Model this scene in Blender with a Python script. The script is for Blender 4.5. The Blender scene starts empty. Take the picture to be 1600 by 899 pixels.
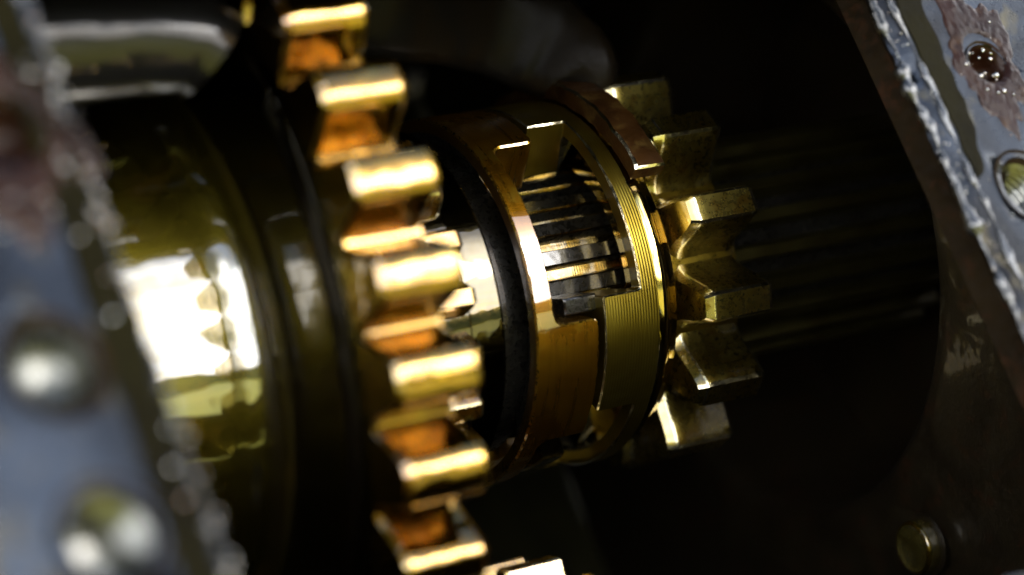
import bpy, math, random
from mathutils import Vector, Matrix, noise
from mathutils.geometry import delaunay_2d_cdt

random.seed(7)
MM = 0.001
R = math.radians
scene = bpy.context.scene
col = scene.collection

# ------------------------------------------------------------------ camera
YAW, PIT = R(31), R(18.5)
CV = Vector((-math.sin(YAW)*math.cos(PIT), -math.cos(YAW)*math.cos(PIT), math.sin(PIT)))   # target -> camera
RT = Vector((0, 0, 1)).cross(CV).normalized()
UP = CV.cross(RT)
CAM = Vector((-283.107, -501.183, 196.424))
cam_data = bpy.data.cameras.new('camera')
cam_data.lens = 100
cam_data.sensor_width = 36
cam_data.clip_start = 0.02
cam_data.clip_end = 500
cam_data.dof.use_dof = True
cam_data.dof.focus_distance = 0.589
cam_data.dof.aperture_fstop = 6.2
cam = bpy.data.objects.new('camera', cam_data)
col.objects.link(cam)
m = Matrix((RT, UP, CV)).transposed().to_4x4()
m.translation = CAM*MM
TILT = Matrix.Rotation(R(8), 4, 'X')          # the gearbox leans forward by this much about its shaft
cam.matrix_world = TILT @ m
scene.camera = cam

# ------------------------------------------------------------------ sky, sun, exposure
SUN_EL, SUN_ROT = R(27), R(148)
CLOUD = 21.0
world = bpy.data.worlds.new('World')
scene.world = world
world.use_nodes = True
wn = world.node_tree
wn.nodes.clear()
sky = wn.nodes.new('ShaderNodeTexSky')
sky.sky_type = 'NISHITA'
sky.sun_disc = False
sky.sun_elevation = SUN_EL
sky.sun_rotation = SUN_ROT
sky.air_density = 1.0
sky.dust_density = 1.5
bg = wn.nodes.new('ShaderNodeBackground')
bg.inputs['Strength'].default_value = 0.15
wo = wn.nodes.new('ShaderNodeOutputWorld')
# thin white cloud over the blue
wtc = wn.nodes.new('ShaderNodeTexCoord')
wsp = wn.nodes.new('ShaderNodeSeparateXYZ')
wad = wn.nodes.new('ShaderNodeMath'); wad.operation = 'ADD'; wad.inputs[1].default_value = 0.12
wdv = wn.nodes.new('ShaderNodeVectorMath'); wdv.operation = 'DIVIDE'
wcb = wn.nodes.new('ShaderNodeCombineXYZ')
wmp = wdv
wnz = wn.nodes.new('ShaderNodeTexNoise')
wnz.inputs['Scale'].default_value = 1.6
wnz.inputs['Detail'].default_value = 6.0
wmr = wn.nodes.new('ShaderNodeMapRange')
wmr.inputs[1].default_value = 0.36
wmr.inputs[2].default_value = 0.52
wmx = wn.nodes.new('ShaderNodeMix')
wmx.data_type = 'RGBA'
wmx.inputs[7].default_value = (CLOUD, CLOUD, CLOUD*1.02, 1)
wn.links.new(wtc.outputs['Generated'], wsp.inputs[0])
wn.links.new(wsp.outputs[2], wad.inputs[0])
for k_ in range(3): wn.links.new(wad.outputs[0], wcb.inputs[k_])
wn.links.new(wtc.outputs['Generated'], wdv.inputs[0])
wn.links.new(wcb.outputs[0], wdv.inputs[1])
# bank of cloud thinning out overhead
wth = wn.nodes.new('ShaderNodeMapRange')
for k_, v_ in ((1, 0.45), (2, 0.95), (3, 0.0), (4, 0.22)): wth.inputs[k_].default_value = v_
wn.links.new(wsp.outputs[2], wth.inputs[0])
wsb = wn.nodes.new('ShaderNodeMath'); wsb.operation = 'SUBTRACT'
wn.links.new(wmp.outputs[0], wnz.inputs['Vector'])
wn.links.new(wnz.outputs[0], wsb.inputs[0])
wn.links.new(wth.outputs[0], wsb.inputs[1])
wn.links.new(wsb.outputs[0], wmr.inputs[0])
wn.links.new(wmr.outputs[0], wmx.inputs[0])
wn.links.new(sky.outputs[0], wmx.inputs[6])
wn.links.new(wmx.outputs[2], bg.inputs[0])
wn.links.new(bg.outputs[0], wo.inputs[0])

sd = bpy.data.lights.new('sun', 'SUN')
sd.energy = 0.7
sd.angle = R(20)
sd.color = (1.0, 0.985, 0.96)
sun = bpy.data.objects.new('sun', sd)
col.objects.link(sun)
sdir = Vector((math.sin(SUN_ROT)*math.cos(SUN_EL), math.cos(SUN_ROT)*math.cos(SUN_EL), math.sin(SUN_EL)))
sun.rotation_euler = sdir.to_track_quat('Z', 'Y').to_euler()

scene.view_settings.view_transform = 'Standard'
scene.view_settings.look = 'None'
scene.view_settings.exposure = 1.4
scene.view_settings.gamma = 1.0
scene.view_settings.use_curve_mapping = False
scene.render.engine = 'CYCLES'
scene.cycles.use_denoising = True
scene.cycles.max_bounces = 6
scene.cycles.glossy_bounces = 5
scene.cycles.diffuse_bounces = 2
scene.cycles.adaptive_threshold = 0.02
scene.cycles.sample_clamp_indirect = 6.0

# ------------------------------------------------------------------ frames of the machine
# shaft axis = world X.  phi 0 looks towards the viewer, phi grows downwards in the picture.
W = Vector((0, CV.y, CV.z)).normalized()
DN = Vector((1, 0, 0)).cross(W)
if DN.dot(UP) > 0:
    DN = -DN
AL = R(47)
NV = Vector((0, -math.sin(AL), math.cos(AL)))      # normal of the case opening
DV = Vector((0, -math.cos(AL), -math.sin(AL)))     # runs down the opening


def cy(x, r, ph):
    a = R(ph)
    return Vector((x, 0, 0)) + W*(r*math.cos(a)) + DN*(r*math.sin(a))


def xnd(x, n, d):
    return Vector((x, 0, 0)) + NV*n + DV*d


def fbm(p, s, o=3):
    return noise.fractal(Vector(p)*s, 1.0, 2.0, o)


# ------------------------------------------------------------------ materials
def new_mat(name):
    mt = bpy.data.materials.new(name)
    mt.use_nodes = True
    nt = mt.node_tree
    return mt, nt, nt.nodes['Principled BSDF']


def nd(nt, typ, **kw):
    n = nt.nodes.new(typ)
    for k, v in kw.items():
        if k in n.inputs:
            n.inputs[k].default_value = v
        else:
            setattr(n, k, v)
    return n


def mixc(nt, fac, a, b):
    n = nt.nodes.new('ShaderNodeMix')
    n.data_type = 'RGBA'
    if isinstance(fac, float):
        n.inputs[0].default_value = fac
    else:
        nt.links.new(fac, n.inputs[0])
    for i, v in ((6, a), (7, b)):
        if isinstance(v, tuple):
            n.inputs[i].default_value = (*v, 1)
        else:
            nt.links.new(v, n.inputs[i])
    return n.outputs[2]


def ramp(nt, src, lo, hi, a=0.0, b=1.0):
    n = nt.nodes.new('ShaderNodeMapRange')
    n.inputs[1].default_value = lo
    n.inputs[2].default_value = hi
    n.inputs[3].default_value = a
    n.inputs[4].default_value = b
    nt.links.new(src, n.inputs[0])
    return n.outputs[0]


def metal(name, c1, c2, r0=0.18, r1=0.38, coat=0.6, scale=70, metallic=1.0, lines=0.0, lines_dir='X', grain=0.25,
          c3=None, streak=0.0, wave=0.0, ripple=0.25, fine=900, tint=(1.0, 0.80, 0.35), pits=0.0, lines_scale=390, finw=1.0, coat_ior=2.0, spec=0.5):
    mt, nt, b = new_mat(name)
    pos = nd(nt, 'ShaderNodeNewGeometry').outputs['Position']
    L = nt.links.new
    big = nd(nt, 'ShaderNodeTexNoise', Scale=scale, Detail=3.0, Roughness=0.6, Distortion=0.6)
    L(pos, big.inputs['Vector'])
    fin = nd(nt, 'ShaderNodeTexNoise', Scale=fine, Detail=2.0, Roughness=0.65)
    L(pos, fin.inputs['Vector'])
    f = ramp(nt, big.outputs[0], 0.38, 0.62)
    c = mixc(nt, f, c1, c2)
    if c3:
        b3 = nd(nt, 'ShaderNodeTexNoise', Scale=scale*2.7, Detail=3.0, Roughness=0.7)
        L(pos, b3.inputs['Vector'])
        c = mixc(nt, ramp(nt, b3.outputs[0], 0.55, 0.68), c, c3)
    L(c, b.inputs['Base Color'])
    b.inputs['Metallic'].default_value = metallic
    L(ramp(nt, fin.outputs[0], 0.3, 0.7, r0, r1), b.inputs['Roughness'])
    b.inputs['Coat Weight'].default_value = coat
    b.inputs['Coat Roughness'].default_value = 0.04
    b.inputs['Coat IOR'].default_value = coat_ior
    b.inputs['Specular IOR Level'].default_value = spec
    b.inputs['Coat Tint'].default_value = (*tint, 1)
    bump = nd(nt, 'ShaderNodeBump', Strength=grain, Distance=0.00012)
    h = ramp(nt, fin.outputs[0], 0.0, 1.0, 0.0, finw)
    if lines:
        wv = nt.nodes.new('ShaderNodeTexWave')
        wv.wave_type = 'BANDS'
        wv.bands_direction = lines_dir
        wv.inputs['Scale'].default_value = lines_scale
        wv.inputs['Distortion'].default_value = 0.15
        wv.inputs['Detail'].default_value = 0.0
        wv.inputs['Detail Scale'].default_value = 0.2
        L(pos, wv.inputs['Vector'])
        ad = nd(nt, 'ShaderNodeMath', operation='MULTIPLY_ADD')
        L(wv.outputs[1], ad.inputs[0])
        ad.inputs[1].default_value = lines
        L(h, ad.inputs[2])
        h = ad.outputs[0]
    if streak:
        mp_ = nt.nodes.new('ShaderNodeMapping')
        mp_.inputs['Scale'].default_value = (800, 45, 45)
        L(pos, mp_.inputs[0])
        sn = nd(nt, 'ShaderNodeTexNoise', Scale=1.0, Detail=2.0)
        L(mp_.outputs[0], sn.inputs['Vector'])
        ad = nd(nt, 'ShaderNodeMath', operation='MULTIPLY_ADD')
        L(sn.outputs[0], ad.inputs[0])
        ad.inputs[1].default_value = streak
        L(h, ad.inputs[2])
        h = ad.outputs[0]
        c = mixc(nt, ramp(nt, sn.outputs[0], 0.50, 0.70, 0.0, 0.5), c, tuple(v*0.35 for v in c1))
        L(c, b.inputs['Base Color'])
    if pits:
        vo = nd(nt, 'ShaderNodeTexVoronoi', Scale=fine*0.5)
        L(pos, vo.inputs['Vector'])
        ad = nd(nt, 'ShaderNodeMath', operation='MULTIPLY_ADD')
        L(vo.outputs[0], ad.inputs[0])
        ad.inputs[1].default_value = pits
        L(h, ad.inputs[2])
        h = ad.outputs[0]
    L(h, bump.inputs['Height'])
    rip = nd(nt, 'ShaderNodeTexNoise', Scale=scale*3, Detail=1.0)
    L(pos, rip.inputs['Vector'])
    if wave:
        bw = nd(nt, 'ShaderNodeBump', Strength=wave, Distance=0.0008)
        L(rip.outputs[0], bw.inputs['Height'])
        L(bw.outputs[0], bump.inputs['Normal'])
    L(bump.outputs[0], b.inputs['Normal'])
    bc = nd(nt, 'ShaderNodeBump', Strength=ripple, Distance=0.0008)
    L(rip.outputs[0], bc.inputs['Height'])
    L(bc.outputs[0], b.inputs['Coat Normal'])
    return mt


GOLD = metal('oiled_gold_steel', (0.30, 0.23, 0.05), (0.24, 0.13, 0.018), 0.22, 0.36, c3=(0.36, 0.31, 0.11), coat=1.0, ripple=0.2, wave=0.3)
AMBER = metal('amber_oiled_steel', (0.28, 0.186, 0.016), (0.175, 0.105, 0.006), 0.11, 0.2, c3=(0.27, 0.22, 0.04), coat=1.0, tint=(1, 0.86, 0.42), ripple=0.4, wave=0.45, coat_ior=1.6)
OLIVE = metal('olive_oiled_steel', (0.22, 0.19, 0.05), (0.14, 0.11, 0.022), 0.25, 0.4, grain=0.15, coat=1.0)
LINED = metal('turned_olive_steel', (0.225, 0.19, 0.036), (0.17, 0.132, 0.018), 0.31, 0.34, lines=0.8, grain=0.45, lines_scale=470, coat=0.5, finw=0.07, ripple=0.05)
DRUM = metal('polished_oily_drum', (0.11, 0.094, 0.013), (0.06, 0.048, 0.007), 0.34, 0.5, coat=1.0, grain=0.05, ripple=0.24, scale=40, tint=(1, 0.93, 0.6), coat_ior=3.0, c3=(0.15, 0.10, 0.015))
TOOTH = metal('worn_tooth_steel', (0.33, 0.305, 0.11), (0.17, 0.135, 0.032), 0.25, 0.31, streak=0.9, grain=0.25, coat=0.7, ripple=0.15, finw=0.05, c3=(0.18, 0.12, 0.025))
SPLINE = metal('grey_gold_splines', (0.45, 0.40, 0.22), (0.30, 0.20, 0.04), 0.10, 0.22, lines=0.6, grain=0.3, c3=(0.5, 0.5, 0.46), lines_scale=520)
WORN = metal('bare_worn_edge', (0.62, 0.58, 0.44), (0.50, 0.43, 0.22), 0.12, 0.28, coat=0.5, grain=0.6, tint=(1, 0.95, 0.8))
BRIGHT = metal('bright_polished_ring', (0.60, 0.52, 0.20), (0.52, 0.42, 0.11), 0.06, 0.12, coat=0.7, grain=0.05)
RUSTY = metal('brown_oily_fork', (0.06, 0.026, 0.006), (0.03, 0.012, 0.003), 0.3, 0.48, coat=0.3, metallic=0.7, c3=(0.10, 0.062, 0.018), grain=1.0, pits=0.5)
BLACK = metal('black_casting_and_recess_shade', (0.008, 0.0075, 0.006), (0.004, 0.0034, 0.002), 0.2, 0.38, coat=0.3, ripple=0.08, metallic=0.5, grain=0.3, tint=(1, 0.95, 0.85))  # black casting, also used as painted shade in the collar recesses
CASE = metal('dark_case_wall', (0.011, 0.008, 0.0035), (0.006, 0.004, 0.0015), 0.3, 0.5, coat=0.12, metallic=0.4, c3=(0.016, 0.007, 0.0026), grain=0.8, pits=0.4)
FLANGE = metal('grey_flange_alloy', (0.024, 0.031, 0.043), (0.0022, 0.003, 0.0046), 0.24, 0.42, coat=0.10, coat_ior=1.4, metallic=0.9, scale=22, c3=(0.05, 0.042, 0.022),
               grain=0.8, pits=0.2, tint=(0.95, 0.97, 1.0), fine=700)
RUST = metal('rust_scale', (0.012, 0.0038, 0.0014), (0.006, 0.002, 0.0008), 0.3, 0.5, coat=0.12, coat_ior=1.5, metallic=0.1, c3=(0.022, 0.011, 0.005), spec=0.06, grain=1.0, pits=0.9, tint=(1, 1, 1), ripple=0.8)
BEAD = metal('grey_sealant', (0.045, 0.048, 0.052), (0.010, 0.0095, 0.007), 0.2, 0.34, coat=0.35, metallic=0.7, grain=0.8, tint=(1, 1, 1), scale=110)
GLINT_DROP = metal('metallic_glint_drops', (0.24, 0.25, 0.25), (0.14, 0.11, 0.08), 0.05, 0.14, coat=1.0, metallic=0.9, c3=(0.22, 0.10, 0.06), grain=0.1, tint=(1, 1, 1), scale=160)  # oil drops given a metal colour so that their glints show bright
HOLE = metal('shiny_hole_liner', (0.10, 0.105, 0.095), (0.05, 0.05, 0.038), 0.32, 0.42, coat=0.4, grain=0.3, tint=(1, 1, 0.9))
COLLAR = metal('amber_oil_film_collar', (0.21, 0.118, 0.010), (0.135, 0.066, 0.004), 0.34, 0.4, streak=0.35, c3=(0.21, 0.155, 0.024), coat=1.0, grain=0.12, finw=0.5, ripple=0.14, scale=45, coat_ior=2.3, tint=(1, 0.85, 0.5))
DARKOIL = metal('black_oil_wet_steel', (0.075, 0.06, 0.022), (0.04, 0.032, 0.010), 0.06, 0.15, coat=0.6, grain=0.08, ripple=0.08, tint=(1, 0.9, 0.6))
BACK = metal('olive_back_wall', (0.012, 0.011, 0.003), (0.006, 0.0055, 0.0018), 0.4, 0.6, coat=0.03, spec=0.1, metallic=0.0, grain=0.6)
RIB = metal('wet_black_rib', (0.004, 0.004, 0.004), (0.003, 0.0025, 0.002), 0.3, 0.4, coat=0.7, coat_ior=1.4, metallic=0.0, spec=0.1, grain=0.2, ripple=0.9, scale=30, tint=(1, 1, 1))
ARM = metal('dull_black_casting', (0.004, 0.0035, 0.003), (0.006, 0.004, 0.002), 0.3, 0.42, coat=0.0, metallic=0.0, grain=0.5, ripple=0.05, tint=(1, 1, 1), spec=0.05)
THROAT = metal('rough_brown_cast_wall', (0.010, 0.0062, 0.0025), (0.005, 0.003, 0.0012), 0.6, 0.85, coat=0.0, metallic=0.0, grain=1.0, pits=1.5, spec=0.03, fine=500, c3=(0.016, 0.007, 0.003))
SHAFT = metal('dull_spline_steel', (0.085, 0.075, 0.024), (0.05, 0.04, 0.012), 0.34, 0.46, coat=0.2)
PLUG = metal('cloudy_plug_face', (0.06, 0.062, 0.038), (0.03, 0.028, 0.012), 0.2, 0.3, coat=1.0, metallic=0.6, grain=0.3, scale=200)
GASKET = metal('olive_gasket_film', (0.005, 0.0042, 0.0007), (0.0025, 0.002, 0.0004), 0.45, 0.6, coat=0.0, metallic=0.0, spec=0.02, grain=0.8, tint=(1, 1, 1))


def flat_mat(name, c1, c2, scale, rough=0.8):
    mt, nt, b = new_mat(name)
    pos = nd(nt, 'ShaderNodeNewGeometry').outputs['Position']
    n = nd(nt, 'ShaderNodeTexNoise', Scale=scale, Detail=6.0)
    nt.links.new(pos, n.inputs['Vector'])
    nt.links.new(mixc(nt, ramp(nt, n.outputs[0], 0.35, 0.65), c1, c2), b.inputs['Base Color'])
    b.inputs['Roughness'].default_value = rough
    return mt


LAWN = flat_mat('sunlit_grass', (0.42, 0.38, 0.025), (0.30, 0.30, 0.025), 0.8)
HEDGEM = flat_mat('dark_hedge_leaves', (0.035, 0.05, 0.014), (0.06, 0.075, 0.02), 3.0)


# ------------------------------------------------------------------ object helpers
def link(o, parent=None):
    col.objects.link(o)
    o.parent = parent
    return o


def mesh_obj(name, verts, faces, mats, parent=None, fm=None, smooth=35):
    me = bpy.data.meshes.new(name)
    me.from_pydata([tuple(v*MM) for v in verts], [], faces)
    for mt in (mats if isinstance(mats, (list, tuple)) else [mats]):
        me.materials.append(mt)
    if fm:
        me.polygons.foreach_set('material_index', fm)
    me.validate()
    import bmesh
    bm = bmesh.new()
    bm.from_mesh(me)
    bmesh.ops.remove_doubles(bm, verts=bm.verts, dist=1e-7)
    bmesh.ops.recalc_face_normals(bm, faces=bm.faces)
    bm.to_mesh(me)
    bm.free()
    me.polygons.foreach_set('use_smooth', [True]*len(me.polygons))
    me.set_sharp_from_angle(angle=R(smooth))
    me.update()
    return link(bpy.data.objects.new(name, me), parent)


def thing(name, label, cat, loc=Vector((0, 0, 0)), group=None):
    o = bpy.data.objects.new(name, None)
    o.empty_display_size = 0.01
    col.objects.link(o)
    tag(o, label, cat, group)
    return o


def tag(o, label=None, cat=None, group=None, kind=None):
    if label: o['label'] = label
    if cat: o['category'] = cat
    if group: o['group'] = group
    if kind: o['kind'] = kind
    return o


def copy_obj(o, parent, name=None):
    c = o.copy()
    if name: c.name = name
    col.objects.link(c)
    c.parent = parent
    return c


def lathe(name, prof, mats, parent=None, n=160, closed=False, wob=0.0, fm=None, smooth=35, centre=None):
    """profile of (x, r) points turned about the shaft axis"""
    V, Fc, M = [], [], []
    for i in range(n):
        ph = 360*i/n
        for (x, r) in prof:
            rr = r*(1+wob*fbm((x*0.05, math.cos(R(ph))*r*0.05, math.sin(R(ph))*r*0.05), 1.0)) if wob else r
            p = cy(x, rr, ph)
            if centre is not None:
                p = p + centre
            V.append(p)
    k = len(prof)
    segs = k if closed else k-1
    for i in range(n):
        j = (i+1) % n
        for a in range(segs):
            b = (a+1) % k
            Fc.append((i*k+a, i*k+b, j*k+b, j*k+a))
            M.append(fm[a] if fm else 0)
    return mesh_obj(name, V, Fc, mats, parent, M, smooth)


def arc_fillet(cx, cr, rad, a0, a1, n=8):
    return [(cx+rad*math.cos(R(a0+(a1-a0)*i/n)), cr+rad*math.sin(R(a0+(a1-a0)*i/n))) for i in range(n+1)]


# ---- toothed collar: band + dogs cut from one shell
def round_poly(pts, radii, n=6):
    out = []
    m_ = len(pts)
    for i, p in enumerate(pts):
        if i in (0, m_-1) or radii[i] <= 0:
            out.append(Vector(p)); continue
        p = Vector(p); a = (Vector(pts[i-1])-p); b = (Vector(pts[i+1])-p)
        rad = min(radii[i], a.length*0.45, b.length*0.45)
        a.normalize(); b.normalize()
        s, e = p+a*rad, p+b*rad
        for k in range(n+1):
            t = k/n
            out.append(s*(1-t)**2 + p*2*t*(1-t) + e*t*t)
    return out


def collar(thing_o, x0, xb, xd, ro, ri, dogs, mats, rc=1.2, rf=2.0, ch=0.45, seed=0.0, mat_dog=None, rib=35.0, ril=36.0):
    """outline in the unrolled (x, s) plane, s = ro*phi; x runs from x0 (back) to xb (band) or xd (dog end)"""
    K = ro*R(1)
    sg = 1 if xd > xb else -1
    start = dogs[0][0]-25
    pts = [(xb, start*K)]
    rad = [0]
    for a, b in dogs:
        pts += [(xb, a*K), (xd, a*K), (xd, b*K), (xb, b*K)]
        rad += [rf, rc, rc, rf]
    pts.append((xb, (start+360)*K)); rad.append(0)
    poly = round_poly(pts, rad)
    dense = []
    for p, q in zip(poly, poly[1:]):
        L = (q-p).length
        n = max(1, int(L/1.0))
        for k in range(n):
            dense.append(p.lerp(q, k/n))
    N = len(dense)
    off = []
    for i in range(N):
        p = dense[i]
        a = dense[i-1] if i else Vector((dense[0].x, dense[0].y-1))
        b = dense[(i+1)] if i+1 < N else Vector((dense[-1].x, dense[-1].y+1))
        t = (b-a)
        t = t.normalized() if t.length > 1e-9 else Vector((0, 1))
        nrm = Vector((t.y, -t.x))*sg
        w = ch*(0.55+0.9*abs(noise.noise(Vector((p.x*0.9+seed, p.y*0.9, seed)))))
        off.append((p-nrm*w, w))
    V, Fb, Fd, Mb, Md = [], [], [], [], []
    rows = []
    for i in range(N):
        p = dense[i]; (o, w) = off[i]
        so = o.y/K; sp = p.y/K
        xm = min(xb, o.x) if sg > 0 else max(xb, o.x)
        wl = ch*(0.6+0.8*abs(noise.noise(Vector((seed+9, o.y*0.9, 3)))))
        ids = []
        dg = min(1.0, abs(p.x-xb)/2.0)
        rin = rib+(ri-rib)*dg
        for (x, r, ph) in ((x0, ril, so), (x0, ro-wl, so), (x0+sg*wl, ro, so), (xm, ro, so), (o.x, ro, so),
                           (p.x, ro-w, sp), (p.x, rin, sp), (xm, rin, so)):
            ids.append(len(V)); V.append(cy(x, r, ph))
        rows.append(ids)
    for i in range(N):
        a, b = rows[i], rows[(i+1) % N]
        isdog = abs(dense[i].x-xb)+abs(dense[(i+1) % N].x-xb) > 0.15
        for k in range(8):
            f = (a[k], a[(k+1) % 8], b[(k+1) % 8], b[k])
            mt = 1 if k in (1, 4) else (2 if k == 7 else 0)  # inner faces are blackened to stand in for shade inside the ring
            if isdog and k in (3, 4, 5, 6):
                Fd.append(f); Md.append(mt)
            else:
                Fb.append(f); Mb.append(mt)
    used = lambda Fs: sorted({i for f in Fs for i in f})
    def emit(name, Fs, Ms, mt):
        u = used(Fs); mp = {v: k for k, v in enumerate(u)}
        return mesh_obj(name, [V[v] for v in u], [tuple(mp[v] for v in f) for f in Fs], mt, thing_o, Ms, 40)
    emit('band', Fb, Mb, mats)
    # dogs one by one
    for a, b in dogs:
        Fs, Ms = [], []
        mid = (a+b)/2
        for f, mm in zip(Fd, Md):
            c = sum((V[v] for v in f), Vector())/4
            ph = math.degrees(math.atan2(c.dot(DN), c.dot(W)))
            if abs((ph-mid+180) % 360-180) < (b-a)/2+8:
                Fs.append(f); Ms.append(mm)
        emit('dog', Fs, Ms, mat_dog or mats)


# ---- one gear tooth, pointing at phi = 0
def tooth_mesh(name, x0, x1, sect, mats, chl=0.8, chr_=0.8, roof=0.0, seed=0.0, parent=None, inset=0.7, tilt=0.0, nst=6):
    """sect: half section [(half width, r)...] from root to tip"""
    full = [(-t, r) for t, r in sect] + [(t, r) for t, r in reversed(sect)]
    k = len(full)
    rt = max(r for _, r in full)
    rr = min(r for _, r in full)
    cen = Vector((0, rr))

    def ins(q, d):
        out = []
        for i, (t, r) in enumerate(full):
            a = Vector(full[max(0, i-1)]); b = Vector(full[min(k-1, i+1)])
            tg = (b-a).normalized()
            nr = Vector((tg.y, -tg.x))
            if nr.dot(Vector((t, r))-Vector((0, (rr+rt)/2))) > 0: nr = -nr
            p = Vector((t, r))+nr*d*q
            if abs(p.x) > 0 and p.x*t < 0: p.x = 0
            out.append(p)
        return out
    st = []
    if roof > 0:
        s0 = [Vector((t*0.78, rr+(r-rr)*0.94)) for t, r in full]
        st.append((x0, s0, 0))
        s1 = [Vector((t*0.96, r-0.12)) for t, r in full]
        st.append((x0+roof, s1, 0))
        st.append((x0+roof+0.5, [Vector(q) for q in full], 1))
    else:
        st.append((x0, ins(1, chl*inset), 0))
        st.append((x0+chl, [Vector(q) for q in full], 1))
    xa, xb = st[-1][0], x1-chr_
    for i in range(1, nst):
        st.append((xa+(xb-xa)*i/nst, [Vector(q) for q in full], 0))
    st.append((xb, [Vector(q) for q in full], 0))
    st.append((x1, ins(1, chr_*inset), 1))
    V, Fc, M = [], [], []
    for (x, s, _) in st:
        for q in s:
            jit = 0.10*noise.noise(Vector((x*0.6+seed, q.x*0.8, q.y*0.8)))
            V.append(Vector((x, 0, 0))+W*(q.y+jit)+DN*(q.x+jit))
    for a in range(len(st)-1):
        for i in range(k-1):
            Fc.append((a*k+i, a*k+i+1, (a+1)*k+i+1, (a+1)*k+i))
            edge = (i == len(sect)-2 or i == len(sect)) and 3 < len(sect) < 9
            M.append(1 if (st[a+1][2] == 1 or edge) else 0)
    Fc.append(tuple(range(k))); M.append(0)
    Fc.append(tuple(range((len(st)-1)*k, len(st)*k))); M.append(0)
    return mesh_obj(name, V, Fc, mats, parent, M, 32)


def ring_of(o, parent, n, ph0, variants=(), centre=None):
    """o already points at phi 0; turn copies about the shaft axis"""
    src = [o]+list(variants)
    out = []
    for i in range(n):
        ph = ph0+360*i/n
        s = src[i % len(src)]
        c = s if (i < len(src)) else copy_obj(s, parent)
        # positive phi turns W towards DN
        ang = R(ph) if (Vector((1, 0, 0)).cross(W)).dot(DN) > 0 else -R(ph)
        c.rotation_euler = (ang, 0, 0)
        if centre is not None:
            c.location = centre*MM
        c.parent = parent
        out.append(c)
    return out


# ================================================================== SETTING
lawn_v = [Vector((x, y, -900)) for x, y in ((-2e5, -2e5), (2e5, -2e5), (2e5, 2e5), (-2e5, 2e5))]
lawn = mesh_obj('lawn', lawn_v, [(0, 1, 2, 3)], LAWN)
tag(lawn, 'yellow green lawn mirrored in the oily metal', kind='structure')
# hedge along the lawn, only seen mirrored in the drum
V, Fc = [], []
nh = 240
for i in range(nh+1):
    a = R(-150+200*i/nh)
    rr = 22000+1500*noise.noise(Vector((i*0.05, 0, 0)))
    hh = 2300+900*noise.noise(Vector((i*0.21, 3, 0)))+500*noise.noise(Vector((i*0.9, 7, 0)))
    for (dr, z) in ((0, -900), (250, -900+hh*0.6), (900, -900+hh), (2000, -900+hh*0.8), (2600, -900)):
        V.append(Vector(((rr+dr)*math.cos(a), (rr+dr)*math.sin(a), z+120*noise.noise(Vector((i*1.7, z*0.002, dr))))))
for i in range(nh):
    for k in range(4):
        Fc.append((i*5+k, i*5+k+1, (i+1)*5+k+1, (i+1)*5+k))
hedge = mesh_obj('hedge', V, Fc, HEDGEM)
tag(hedge, 'dark hedge line mirrored in the polished drum', kind='stuff')

# ================================================================== GEARBOX CASE
case = thing('gearbox_case', 'cast gearbox case with grey bolted flange around the open inspection hole', 'gearbox case')
P0L = xnd(-120, 124.9, 0)
P0R = xnd(60, 98.5, 0)
E1 = (P0R-P0L); WID = E1.length; E1.normalize()
E3 = E1.cross(DV)
if E3.dot(NV) < 0: E3 = -E3


def fl(e, d, h=0.0):
    return P0L + E1*e + DV*d + E3*h


D_TOP, D_BOT = -25, 112


def unproj(px, py):
    """point of the flange face behind a picture position, as (e, d)"""
    F = 1600*100/36
    r = -CV + RT*((px-800)/F) + UP*((450-py)/F)
    t = (P0L-CAM).dot(E3)/r.dot(E3)
    q = CAM+r*t-P0L
    return q.dot(E1), q.dot(DV)


HOLES = [(*unproj(84, 572), 7.0), (*unproj(178, 838), 7.6), (*unproj(4, 205), 6.5), (*unproj(1545, 105), 5.2), (*unproj(1606, 292), 6.6)]


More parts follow.
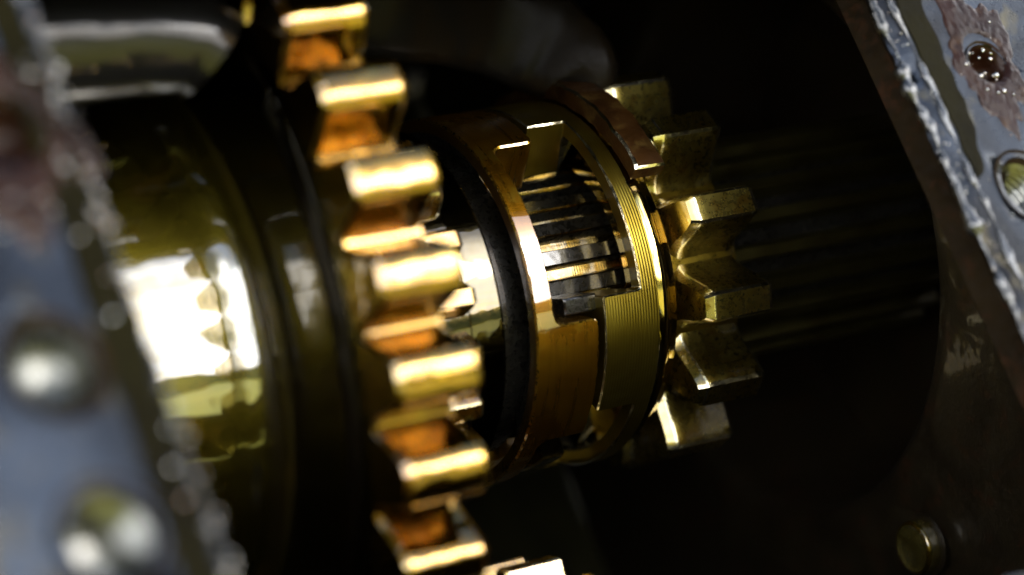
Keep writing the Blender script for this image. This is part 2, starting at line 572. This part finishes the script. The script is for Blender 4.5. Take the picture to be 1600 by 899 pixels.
def plate():
    e0, e1, d0, d1 = -75, WID+80, -75, 165
    pts, edges = [], []

    def loop(ps):
        s = len(pts)
        pts.extend(ps)
        n = len(ps)
        edges.extend([(s+i, s+(i+1) % n) for i in range(n)])
        return list(range(s, s+n))

    def seg(a, b, step, amp, sd):
        L = math.hypot(b[0]-a[0], b[1]-a[1]); n = max(1, int(L/step)); out = []
        nx, ny = -(b[1]-a[1])/L, (b[0]-a[0])/L
        for i in range(n):
            t = i/n
            j = amp*(noise.noise(Vector((t*L*0.16, sd, 0)))*1.2+noise.noise(Vector((t*L*0.7, sd, 5)))*0.6) if 0 < i else 0
            out.append((a[0]+(b[0]-a[0])*t+nx*j, a[1]+(b[1]-a[1])*t+ny*j))
        return out
    outer = [(e0, d0), (e1, d0), (e1, d1), (e0, d1)]
    L1 = loop(sum((seg(outer[i], outer[(i+1) % 4], 8, 0, 0) for i in range(4)), []))
    inner = [(0, D_TOP), (0, D_BOT), (WID, D_BOT), (WID, D_TOP)]
    L2 = loop(sum((seg(inner[i], inner[(i+1) % 4], 0.6 if i != 1 else 3, 0.9 if i == 0 else 0.7, i*11.3) for i in range(4)), []))
    HL = []
    for e, d, r in HOLES:
        HL.append(loop([(e+r*math.cos(2*math.pi*k/40)*(1+0.02*noise.noise(Vector((k*0.6, e, 0)))), d+r*math.sin(2*math.pi*k/40)) for k in range(40)]))
    nb = len(pts)
    rnd = random.Random(3)
    x = e0+3
    while x < e1:
        y = d0+3
        while y < d1:
            q = (x+rnd.uniform(-1, 1), y+rnd.uniform(-1, 1))
            inh = any(math.hypot(q[0]-e, q[1]-d) < r+1.0 for e, d, r in HOLES)
            ino = -1.5 < q[0] < WID+1.5 and D_TOP-1.5 < q[1] < D_BOT+1.5
            if not inh and not ino: pts.append(q)
            y += 4
        x += 4
    res = delaunay_2d_cdt([Vector(p) for p in pts], edges, [], 0, 1e-5)
    vs, fs, ov = res[0], res[2], res[3]
    mp = {}
    for i, lst in enumerate(ov):
        for o in lst: mp[o] = i
    faces = []
    for f in fs:
        c = sum((vs[i] for i in f), Vector((0, 0)))/len(f)
        if any((c-Vector((e, d))).length < r*0.985 for e, d, r in HOLES): continue
        if 2.6 < c.x < WID-2.6 and D_TOP+2.6 < c.y < D_BOT-2.6: continue
        # slivers in the opening beside the rough edge
        if set(f) <= set(mp[i] for i in L2): continue
        faces.append(tuple(f))
    TH = 11
    V = []
    for p in vs:
        din = max(-p.x if p.x < WID/2 else p.x-WID, D_TOP-p.y, p.y-D_BOT)
        rnd_edge = -0.9*math.exp(-max(0, din)/0.7)
        V.append(fl(p.x, p.y, rnd_edge+0.18*fbm((p.x, p.y, 0), 0.12)))
    nv = len(V)
    for p in vs: V.append(fl(p.x+(11 if p.x > WID-4 else 0), p.y, -TH))
    Fc = list(faces)
    M = [0]*len(Fc)
    for lp in [L1, L2]+HL:
        for i in range(len(lp)):
            a, b = mp[lp[i]], mp[lp[(i+1) % len(lp)]]
            Fc.append((a, b, nv+b, nv+a)); M.append(1)
    return mesh_obj('flange', V, Fc, [FLANGE, THROAT], case, M, smooth=50)


plate()


def prism_walls(name, quads, mat, thick=5.0, sub=1, parent=None):
    """a wall from a quad of four points, with thickness, lightly uneven"""
    a, b, c, d = quads
    n = (b-a).cross(d-a).normalized()
    nu = max(1, int((b-a).length/6)); nv_ = max(1, int((d-a).length/6))
    V, Fc = [], []
    for j in range(nv_+1):
        for i in range(nu+1):
            u, v = i/nu, j/nv_
            p = a*(1-u)*(1-v)+b*u*(1-v)+c*u*v+d*(1-u)*v
            edge = 0 if (i in (0, nu) or j in (0, nv_)) else 1
            V.append(p+n*edge*0.9*fbm(p, 0.06))
    for j in range(nv_):
        for i in range(nu):
            q = j*(nu+1)+i
            Fc.append((q, q+1, q+nu+2, q+nu+1))
    s = len(V)
    V += [a-n*thick, b-n*thick, c-n*thick, d-n*thick]
    Fc.append((s, s+3, s+2, s+1))
    cor = (0, nu, (nu+1)*(nv_+1)-1, (nu+1)*nv_)
    bot = list(range(0, nu+1)); rgt = [j*(nu+1)+nu for j in range(nv_+1)]
    top = [nv_*(nu+1)+i for i in range(nu, -1, -1)]; lft = [j*(nu+1) for j in range(nv_, -1, -1)]
    for k, ed in enumerate((bot, rgt, top, lft)):
        Fc.append(tuple(ed)+(s+(k+1) % 4, s+k))
    return mesh_obj(name, V, Fc, mat, parent if parent else case, smooth=60)


XL, XW = -132, 84
# inside walls: left, back, top, bottom, front
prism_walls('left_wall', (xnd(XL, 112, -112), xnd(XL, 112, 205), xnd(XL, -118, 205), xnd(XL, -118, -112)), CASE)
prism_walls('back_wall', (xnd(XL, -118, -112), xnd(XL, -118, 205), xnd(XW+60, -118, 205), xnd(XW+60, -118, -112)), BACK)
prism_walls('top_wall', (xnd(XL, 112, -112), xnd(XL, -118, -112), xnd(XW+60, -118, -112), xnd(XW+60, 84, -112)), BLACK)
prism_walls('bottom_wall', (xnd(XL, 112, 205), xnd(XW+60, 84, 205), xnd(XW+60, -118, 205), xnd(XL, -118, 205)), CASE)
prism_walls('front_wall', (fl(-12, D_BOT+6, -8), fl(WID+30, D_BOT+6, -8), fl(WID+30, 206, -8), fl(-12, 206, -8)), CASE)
prism_walls('upper_lip', (fl(-12, D_TOP-4, -11.2), fl(-12, -114, -11.2), fl(WID+40, -114, -11.2), fl(WID+40, D_TOP-4, -11.2)), CASE)


def bore_wall():
    """the wall that carries the bearing bore, with a sloping throat up to the flange"""
    V, Fc, M = [], [], []
    n = 120
    RB = 62
    n0, n1, d0, d1 = -118, 76, -112, 205
    rings = []
    for rr, xx in ((RB, XW+46), (RB, XW+3), (RB+0.8, XW+1.2), (RB+2.4, XW)):
        ids = []
        for i in range(n):
            ids.append(len(V))
            V.append(cy(xx+0.25*noise.noise(Vector((i*0.5, xx, 0))), rr+0.25*noise.noise(Vector((i*0.35, xx, 4))), 360*i/n))
        rings.append(ids)
    # out to the border of the wall in steps
    for t in (0.06, 0.16, 0.3, 0.5, 0.75, 1.0):
        ids = []
        for i in range(n):
            p = cy(0, 1, 360*i/n)
            un, ud = p.dot(NV), p.dot(DV)
            k = min((n1/un) if un > 1e-6 else 1e9, (n0/un) if un < -1e-6 else 1e9, (d1/ud) if ud > 1e-6 else 1e9, (d0/ud) if ud < -1e-6 else 1e9)
            r = RB+2.4+(k-RB-2.4)*t
            q = cy(XW, r, 360*i/n)
            q.x += 0.9*fbm(q, 0.07)
            ids.append(len(V)); V.append(q)
        rings.append(ids)
    for a, b in zip(rings, rings[1:]):
        for i in range(n):
            j = (i+1) % n
            Fc.append((a[i], b[i], b[j], a[j]))
    Fc.append(tuple(rings[0]))
    return mesh_obj('bore_wall', V, Fc, [CASE], case, smooth=50)


bore_wall()
# throat between the flange and the bore wall
prism_walls('throat_wall', (fl(WID+11.5, D_TOP-30, -10.5), xnd(XW+0.5, 74, D_TOP-34), xnd(XW+0.5, 74, 190), fl(WID+11.5, 190, -10.5)), THROAT, thick=-6)

# lips of the holes
HOLE_KIND = ['cup', 'thread', 'rust', 'rust', 'thread']
for (e, d, r), kind in zip(HOLES, HOLE_KIND):
    V, Fc = [], []
    n = 48
    if kind == 'cup':
        prof = [(r*1.30, 0.02), (r*1.08, -0.1), (r*0.95, -1.2), (r*0.86, -4.6), (r*0.72, -6.2), (r*0.4, -7.2), (0.01, -7.5)]
        mt = HOLE
    elif kind == 'thread':
        prof = [(r*1.25, 0.02), (r*1.0, -0.6), (r*0.9, -1.6)]
        for q in range(7):
            prof += [(r*0.80, -2.2-q*1.5), (r*0.90, -2.95-q*1.5)]
        prof += [(0.01, -13.5)]
        mt = HOLE
    else:
        prof = [(r*1.12, 0.1), (r*1.0, -0.5), (r*0.85, -1.8), (r*0.78, -3.5), (r*0.5, -6.5), (0.01, -7)]
        mt = RUST
    for i in range(n):
        a = 2*math.pi*i/n
        for (q, h) in prof:
            jit = 1+(0.05 if kind == 'rust' else 0.012)*noise.noise(Vector((math.cos(a)*2, math.sin(a)*2, h+e)))
            V.append(fl(e+q*jit*math.cos(a), d+q*jit*math.sin(a), h+0.25))
    k = len(prof)
    for i in range(n):
        j = (i+1) % n
        for a in range(k-1):
            Fc.append((i*k+a, i*k+a+1, j*k+a+1, j*k+a))
    fmat = [1 if a < (2 if kind != 'rust' else 0) else 0 for i in range(n) for a in range(k-1)]
    mesh_obj('bolt_hole', V, Fc, [mt, THROAT], case, fmat, smooth=60)

# ================================================================== MAIN SHAFT WITH SPLINES (far right, into the bore)
shaft = thing('splined_shaft', 'dark splined shaft running from the pointed-tooth gear into the bore', 'shaft')
lathe('core', [(-118, 14), (-118, 18), (60, 18), (60, 21.5), (122, 21.5), (122, 8)], BLACK, shaft, n=96)
sp = tooth_mesh('spline', 57, 121, [(1.9, 21), (1.8, 22.5), (1.6, 24.3), (1.2, 24.9)], [SHAFT, SHAFT], parent=shaft, seed=3)
ring_of(sp, shaft, 20, 4)

# ================================================================== BIG GEAR + DRUM
big = thing('large_spur_gear', 'large amber spur gear with long blurred teeth, joined to a polished drum', 'gear')
drum_prof = [(-117, 30), (-117, 49.0), (-116, 50.0), (-95, 50.2), (-94.4, 49.7), (-94.2, 45), (-90.6, 45), (-90.4, 49.9), (-89.9, 50.4), (-71.0, 51.0)]
drum_prof += arc_fillet(-70.0, 57.5, 6.4, 270, 360, 12)[1:]
lathe('drum', drum_prof, DRUM, big, n=220, smooth=40)
wheel = lathe('gear_wheel', [(-63.5, 30), (-63.5, 78), (-62.6, 79.5), (-61.6, 80.5), (-61.6, 85.4), (-61.0, 86.2), (-45.6, 86.2), (-45.0, 85.4), (-45.0, 79), (-48.5, 76), (-49, 40), (-49, 30)],
              [DARKOIL, AMBER], big, n=220, fm=[0]*4+[1, 1, 1, 0, 0, 0, 0], smooth=30)
BT = [(8.1, 85.4), (7.2, 86.9), (6.5, 89.2), (5.8, 92.0), (5.05, 94.8), (4.4, 96.5), (3.5, 97.5), (2.3, 98.0), (0.7, 98.15)]
bt = [tooth_mesh('tooth', -62, -45, BT, [AMBER, GOLD], 1.2, 1.4, seed=s, parent=wheel, inset=0.7) for s in (1, 8, 17)]
ring_of(bt[0], wheel, 33, 7.2, bt[1:])

# clutch teeth behind the big gear
clutch = thing('clutch_gear', 'small gold clutch teeth peeking out behind the large spur gear', 'gear')
cw = lathe('gear_wheel', [(-44, 30), (-44, 41.5), (-15.8, 41.5), (-15.2, 41.0), (-15.0, 39.2), (-7.0, 38.6), (-6.2, 38.0), (-6.0, 37.2), (-6.0, 30)],
           [DARKOIL], clutch, n=200, smooth=30)
lathe('neck', [(-6.5, 30), (-6.5, 33), (3, 33), (3, 28)], BLACK, clutch, n=120)
CT = [(3.9, 40.8), (3.6, 42.2), (3.0, 44.6), (1.9, 46.6), (1.5, 47.0)]
ct = [tooth_mesh('tooth', -30, -16, CT, [GOLD, WORN], 0.6, 1.2, seed=s, parent=cw) for s in (2, 11)]
ring_of(ct[0], cw, 25, -44, ct[1:])

# ================================================================== DOG COLLARS
colA = thing('dog_collar', 'amber oiled dog collar with a wide white highlight on its narrow rim', 'collar')
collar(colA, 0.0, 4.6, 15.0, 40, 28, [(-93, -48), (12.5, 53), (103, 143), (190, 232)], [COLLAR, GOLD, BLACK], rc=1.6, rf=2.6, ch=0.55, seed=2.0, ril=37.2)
colB = thing('dog_collar', 'olive dog collar with fine turned grooves, facing the amber collar', 'collar')
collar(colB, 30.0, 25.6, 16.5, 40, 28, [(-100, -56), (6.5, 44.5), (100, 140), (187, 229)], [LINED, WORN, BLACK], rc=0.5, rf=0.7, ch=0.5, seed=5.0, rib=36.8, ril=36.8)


def arc_block(name, x0, x1, r0, r1, p0, p1, mats, parent, ch=0.4, n=24, seed=0, rough=0.0):
    V, Fc, M = [], [], []
    sec = [(x0, r0), (x0, r1-ch), (x0+ch, r1), (x1-ch, r1), (x1, r1-ch), (x1, r0)]
    dp = math.degrees(ch/r1)
    ps = [p0]+[p0+dp+(p1-p0-2*dp)*i/n for i in range(n+1)]+[p1]
    for q, ph in enumerate(ps):
        for (x, r) in sec:
            rr = min(r, r1-ch) if q in (0, len(ps)-1) else r
            j = rough*noise.noise(Vector((x*0.5+seed, r*0.5, ph*0.35)))
            V.append(cy(x+j, rr+j*0.5, ph+j))
    k = 6
    for q in range(len(ps)-1):
        for a in range(k):
            b = (a+1) % k
            Fc.append((q*k+a, q*k+b, (q+1)*k+b, (q+1)*k+a))
            M.append(1 if (a in (1, 3) or (a == 2 and q in (0, len(ps)-2))) else 0)
    Fc.append(tuple(range(k))); M.append(0)
    Fc.append(tuple(range((len(ps)-1)*k, len(ps)*k))); M.append(0)
    return mesh_obj(name, V, Fc, mats, parent, M, 35)


arc_block('tongue', 9.2, 17.0, 27, 36.6, 5.6, 11.2, [BLACK, BLACK], colB, n=6)

arc_block('tab', 10.5, 16.0, 31, 38.5, 70, 92, [DARKOIL, OLIVE], colA, n=10)

# splined sleeve seen through the window between the collars
hub = thing('splined_sleeve', 'gold and grey splined sleeve seen through the gap between the dog collars', 'sleeve')
lathe('core', [(-4, 18.5), (-4, 22.4), (11.4, 22.4), (11.8, 21.8), (12.2, 22.0), (37, 22.0), (37, 18.5)], [SPLINE], hub, n=120)
sA = [tooth_mesh('spline', -4, 11.5, [(2.0, 22.0), (1.9, 23.0), (1.75, 25.0), (1.45, 25.6)], [SPLINE, WORN], 0.5, 0.5, seed=s, parent=hub) for s in (4, 21)]
ring_of(sA[0], hub, 24, 3.0, sA[1:])
sB = [tooth_mesh('spline', 12.3, 37, [(2.0, 21.6), (1.9, 22.6), (1.75, 24.4), (1.45, 25.0)], [BLACK, SPLINE], 0.5, 0.5, seed=s, parent=hub) for s in (6, 31)]
ring_of(sB[0], hub, 24, 3.0, sB[1:])

# bright thrust ring right of the grooved collar
ring = lathe('thrust_ring', [(30.4, 27), (30.4, 37.6), (30.8, 38.2), (32.5, 38.6), (33.6, 38.2), (34.4, 37.0), (35.2, 36.4), (36.6, 36.2), (37.2, 35.4), (37.2, 27)], [BRIGHT], None, n=200, closed=True, smooth=50)
tag(ring, 'bright polished yellow thrust ring beside the grooved olive collar', 'ring')

# ================================================================== SPROCKET-LIKE GEAR
spg = thing('pointed_tooth_gear', 'small olive gear with thick teeth whose ends are ground to points', 'gear')
sw = lathe('gear_wheel', [(38.0, 22), (38.0, 30), (38.6, 30.8), (40.5, 31.2), (56, 31.2), (56.6, 30.6), (56.6, 22)], [OLIVE], spg, n=160, smooth=30)
ST = [(6.9, 30.4), (5.9, 31.6), (5.3, 33.2), (4.9, 35.5), (4.5, 38.2), (3.9, 41.0), (3.2, 43.0), (2.6, 43.7)]
stt = [tooth_mesh('tooth', 39.4, 56.5, ST, [TOOTH, WORN], 0.8, 1.4, roof=1.7, seed=s, parent=sw) for s in (5, 13, 29)]
ring_of(stt[0], sw, 13, 15.0, stt[1:])

# ================================================================== COUNTERSHAFT GEAR at the bottom
ctr = thing('countershaft_gear', 'gold countershaft gear with only its upper teeth showing at the bottom edge', 'gear')
CC = NV*(-4)+DV*112
cg = lathe('gear_wheel', [(-22, 12), (-22, 44), (-8, 44), (-8, 12)], [OLIVE], ctr, n=120, closed=True, centre=CC)
GT = [(4.6, 43.4), (4.0, 45.4), (3.2, 49), (2.2, 52.4), (1.7, 52.8)]
gt = [tooth_mesh('tooth', -21.6, -8.2, GT, [GOLD, WORN], 0.7, 0.9, seed=s, parent=cg) for s in (7,)]
ring_of(gt[0], cg, 22, 0, (), centre=CC)

# ================================================================== SHIFT FORK
fork = thing('shift_fork', 'brown rough shift fork arm curving down between grooved collar and pointed gear', 'shift fork')
# curved finger lying in the gap right of the collar
arc_block('finger', 30.6, 37.8, 40.2, 44.2, -112, -27, [RUSTY, WORN], fork, ch=0.5, n=60, seed=3, rough=0.35)


def sweep(name, path, rads, mat, parent, n=20, jit=0.0, flat=1.0, a0=None, se=1.0):
    V, Fc = [], []
    m_ = len(path)
    prev = None
    for i, p in enumerate(path):
        t = (path[min(m_-1, i+1)]-path[max(0, i-1)]).normalized()
        a = (prev - t*prev.dot(t)).normalized() if prev else ((a0-t*a0.dot(t)).normalized() if a0 else t.orthogonal().normalized())
        prev = a
        b = t.cross(a)
        for k in range(n):
            th = 2*math.pi*k/n
            r = rads[i]*(1+jit*noise.noise(Vector((i*0.37, math.cos(th)*1.5, math.sin(th)*1.5))))
            ct_, st_ = math.cos(th), math.sin(th)
            V.append(p+a*(r*math.copysign(abs(ct_)**se, ct_))+b*(r*flat*math.copysign(abs(st_)**se, st_)))
    for i in range(m_-1):
        for k in range(n):
            j = (k+1) % n
            Fc.append((i*n+k, i*n+j, (i+1)*n+j, (i+1)*n+k))
    Fc.append(tuple(range(n))); Fc.append(tuple(range((m_-1)*n, m_*n)))
    return mesh_obj(name, V, Fc, mat, parent, smooth=60)


def bez(pts, n):
    """Catmull-Rom through pts"""
    out = []
    P = [pts[0]]+list(pts)+[pts[-1]]
    for i in range(1, len(P)-2):
        for k in range(n):
            t = k/n
            a, b, c, d = P[i-1], P[i], P[i+1], P[i+2]
            out.append(0.5*((2*b)+(c-a)*t+(2*a-5*b+4*c-d)*t*t+(3*b-a-3*c+d)*t**3))
    out.append(P[-2])
    return out


def at(px, py, depth):
    F = 1600*100/36
    return CAM+(-CV+RT*((px-800)/F)+UP*((450-py)/F))*depth


pth = bez([cy(36.5, 42.5, -76), at(905, 112, 616), at(850, 70, 618), at(770, 38, 616), at(680, 18, 606), at(590, 6, 596), at(480, -40, 590)], 8)
sweep('arm', pth, [3.4+2.6*min(1, i/16) for i in range(len(pth))], ARM, fork, n=36, jit=0.05, flat=1.9, a0=CV, se=0.55)

# glossy casting rib behind the drum; above the fork one added for a bright glint
pr = bez([at(-60, 75, 500), at(40, 66, 506), at(130, 60, 512), at(220, 58, 518), at(290, 64, 522), at(330, 90, 524)], 6)
sweep('glint_rib', pr, [13.0-0.12*i for i in range(len(pr))], RIB, case, n=48, jit=0.0)
pr = bez([at(730, -30, 690), at(780, -14, 690), at(850, -12, 692), at(930, -26, 694)], 6)
sweep('glint_rib', pr, [5.0]*len(pr), RIB, case, n=24, jit=0.25)

# ================================================================== BOLT IN THE THROAT WALL
bolt = thing('plug_bolt', 'round domed plug bolt low on the dark case wall', 'bolt')

BC = xnd(84, 13.7, 81)
BC.x = 0
lathe('collar', [(84.5, 4.0), (82.4, 7.0), (81.9, 6.9), (81.9, 4.0)], [CASE], bolt, n=48, centre=BC)
lathe('head', [(83.5, 4.9), (82.0, 5.9), (79.4, 5.9), (78.9, 5.6), (78.7, 5.1), (78.9, 4.7), (79.1, 4.3), (78.9, 3.0), (78.7, 1.4), (78.65, 0.01)], [PLUG, OLIVE], bolt, n=48, centre=BC,
      fm=[0, 0, 1, 1, 0, 0, 0, 0, 0])

# ================================================================== SEALANT BEADS AND GLINT DROPS ON THE FLANGE
def bead(label, e, d0, d1, r, sd, h=-0.4, amp=1.0):
    n = int((d1-d0)/0.9)
    pts, rad = [], []
    for i in range(n+1):
        d = d0+(d1-d0)*i/n
        pts.append(fl(e+amp*1.4*noise.noise(Vector((d*0.11, sd, 0)))+amp*0.4*noise.noise(Vector((d*0.6, sd, 2))), d, h))
        w = noise.noise(Vector((d*0.13, sd, 7)))*0.9+noise.noise(Vector((d*0.4, sd, 9)))*0.5
        rad.append(r*max(0.18, 0.62+1.5*w))
    o = sweep('sealant_bead', pts, rad, BEAD, None, n=14, jit=0.12)
    tag(o, label, 'sealant bead', 'old sealant beads on the flange')


bead('lumpy grey sealant bead on the inner edge of the far flange', WID+0.3, D_TOP-10, D_BOT, 1.25, 1.0)
bead('thin broken sealant bead set back on the far flange', WID+5.2, D_TOP-10, D_BOT, 0.75, 21.0, 0.1, 1.3)
bead('heavily blurred sealant bead along the near flange edge', -0.6, D_TOP-10, D_BOT, 0.6, 41.0, -0.5)


def film(e0, e1, d0, d1, sd, label):
    n = 60
    V, Fc = [], []
    for i in range(n+1):
        d = d0+(d1-d0)*i/n
        tp = math.sin(math.pi*i/n)**0.35
        w = noise.noise(Vector((d*0.2, sd, 0)))*1.6
        a, b = e0+0.6*w, e0+(e1-e0+w)*tp
        for (e, h) in ((a, -0.2), (a+0.2, 0.32), (b, 0.32), (b+0.25, -0.2)):
            V.append(fl(e, d, h))
    for i in range(n):
        for k in range(3):
            Fc.append((i*4+k, i*4+k+1, i*4+k+5, i*4+k+4))
    Fc += [(0, 1, 2, 3), tuple(n*4+k for k in range(4))]
    o = mesh_obj('gasket_scrap', V, Fc, GASKET, None, smooth=40)
    tag(o, label, 'gasket', 'scraps of old gasket on the flange')


film(WID+6.2, WID+13, -40, 34, 3.0, 'olive strip of old gasket stuck beside the beads on the far flange')
film(-8.5, -1.0, -40, 120, 8.0, 'dark wet gasket strip along the blurred edge of the near flange')


def grains(name, label, spots, mat):
    """tiny wet lumps lying on the flange: one mass"""
    import bmesh
    bm = bmesh.new()
    bmesh.ops.create_icosphere(bm, subdivisions=1, radius=1.0)
    bv = [v.co.copy() for v in bm.verts]; bf = [tuple(v.index for v in f.verts) for f in bm.faces]
    bm.free()
    V, Fc = [], []
    for (e, d, r, h) in spots:
        s_ = len(V)
        sx, sy = random.uniform(0.7, 1.3), random.uniform(0.7, 1.3)
        for v in bv:
            V.append(fl(e+v.x*r*sx, d+v.y*r*sy, h+v.z*r*0.7))
        Fc += [tuple(s_+i for i in f) for f in bf]
    return tag(mesh_obj(name, V, Fc, mat, None, smooth=180), label, kind='stuff')


rg = random.Random(11)
sp1 = []
for _ in range(130):
    sp1.append((-abs(rg.gauss(0, 3.2))+1.0, rg.uniform(D_TOP-5, D_BOT), rg.uniform(0.2, 0.75), rg.uniform(-0.2, 0.45)))
for _ in range(160):
    sp1.append((rg.uniform(-40, 0), rg.uniform(D_TOP-5, D_BOT), rg.uniform(0.1, 0.3), 0.1))
he, hd, hr = HOLES[2]
for _ in range(70):
    a = rg.uniform(0, 6.28); q = abs(rg.gauss(hr+1.5, 2.2))
    sp1.append((he+q*math.cos(a), hd+q*math.sin(a)*1.6, rg.uniform(0.2, 0.6), 0.1 if q > hr else -1.5))
grains('glint_drops', 'oil drops made metallic for bright glints along the near flange edge', sp1, GLINT_DROP)


def rust_patch(label, e, d, hr_, ra, rb, sd):
    n, k = 90, 10
    V, Fc = [], []
    for i in range(n):
        a = 2*math.pi*i/n
        ca, sa = math.cos(a), math.sin(a)
        out = 1+0.45*noise.noise(Vector((ca*1.3+sd, sa*1.3, 0)))+0.2*noise.noise(Vector((ca*5+sd, sa*5, 2)))
        for q in range(k+1):
            t = q/k
            x = ca*(hr_*1.02*(1-t)+ra*out*t)
            y = sa*(hr_*1.02*(1-t)+rb*out*t)
            h = 0.42*(1-t)**0.5+0.28*fbm((x*0.9+sd, y*0.9, 0), 1.0, 4)-(0.35 if q == k else 0)-(0.8 if q == 0 else 0)
            V.append(fl(e+x, d+y, h))
    for i in range(n):
        j_ = (i+1) % n
        for q in range(k):
            Fc.append((i*(k+1)+q, i*(k+1)+q+1, j_*(k+1)+q+1, j_*(k+1)+q))
    tag(mesh_obj('rust_patch', V, Fc, RUST, None, smooth=70), label, 'rust patch', 'rust patches on the flange')


rust_patch('brown rust patch around the top bolt hole of the near flange', he, hd, hr, 12, 20, 4.0)
sp2 = []
for _ in range(170):
    sp2.append((WID+abs(rg.gauss(0, 4.5))-0.8, rg.uniform(D_TOP-5, D_BOT), rg.uniform(0.1, 0.36), rg.uniform(-0.3, 0.15)))
for _ in range(120):
    sp2.append((WID+rg.uniform(0, 40), rg.uniform(D_TOP-5, D_BOT), rg.uniform(0.1, 0.26), 0.1))
he, hd, hr = HOLES[3]
for _ in range(30):
    a = rg.uniform(0, 6.28); q = abs(rg.gauss(hr*0.9, 1.6))
    sp2.append((he+q*math.cos(a)-0.5, hd+q*math.sin(a)*1.3-4.0*abs(rg.gauss(0, 1)), rg.uniform(0.3, 0.8), 0.45 if q > hr else -1.0))
grains('glint_drops', 'oil drops made metallic for bright glints on the far flange', sp2, GLINT_DROP)
rust_patch('reddish rust patch around the upper bolt hole of the far flange', he, hd-2, hr, 9.5, 17, 9.0)

# ================================================================== LEAN THE WHOLE GEARBOX
for o in list(col.objects):
    if o.parent is None and o.name not in ('camera', 'sun', 'lawn', 'hedge'):
        o.matrix_world = TILT @ o.matrix_world
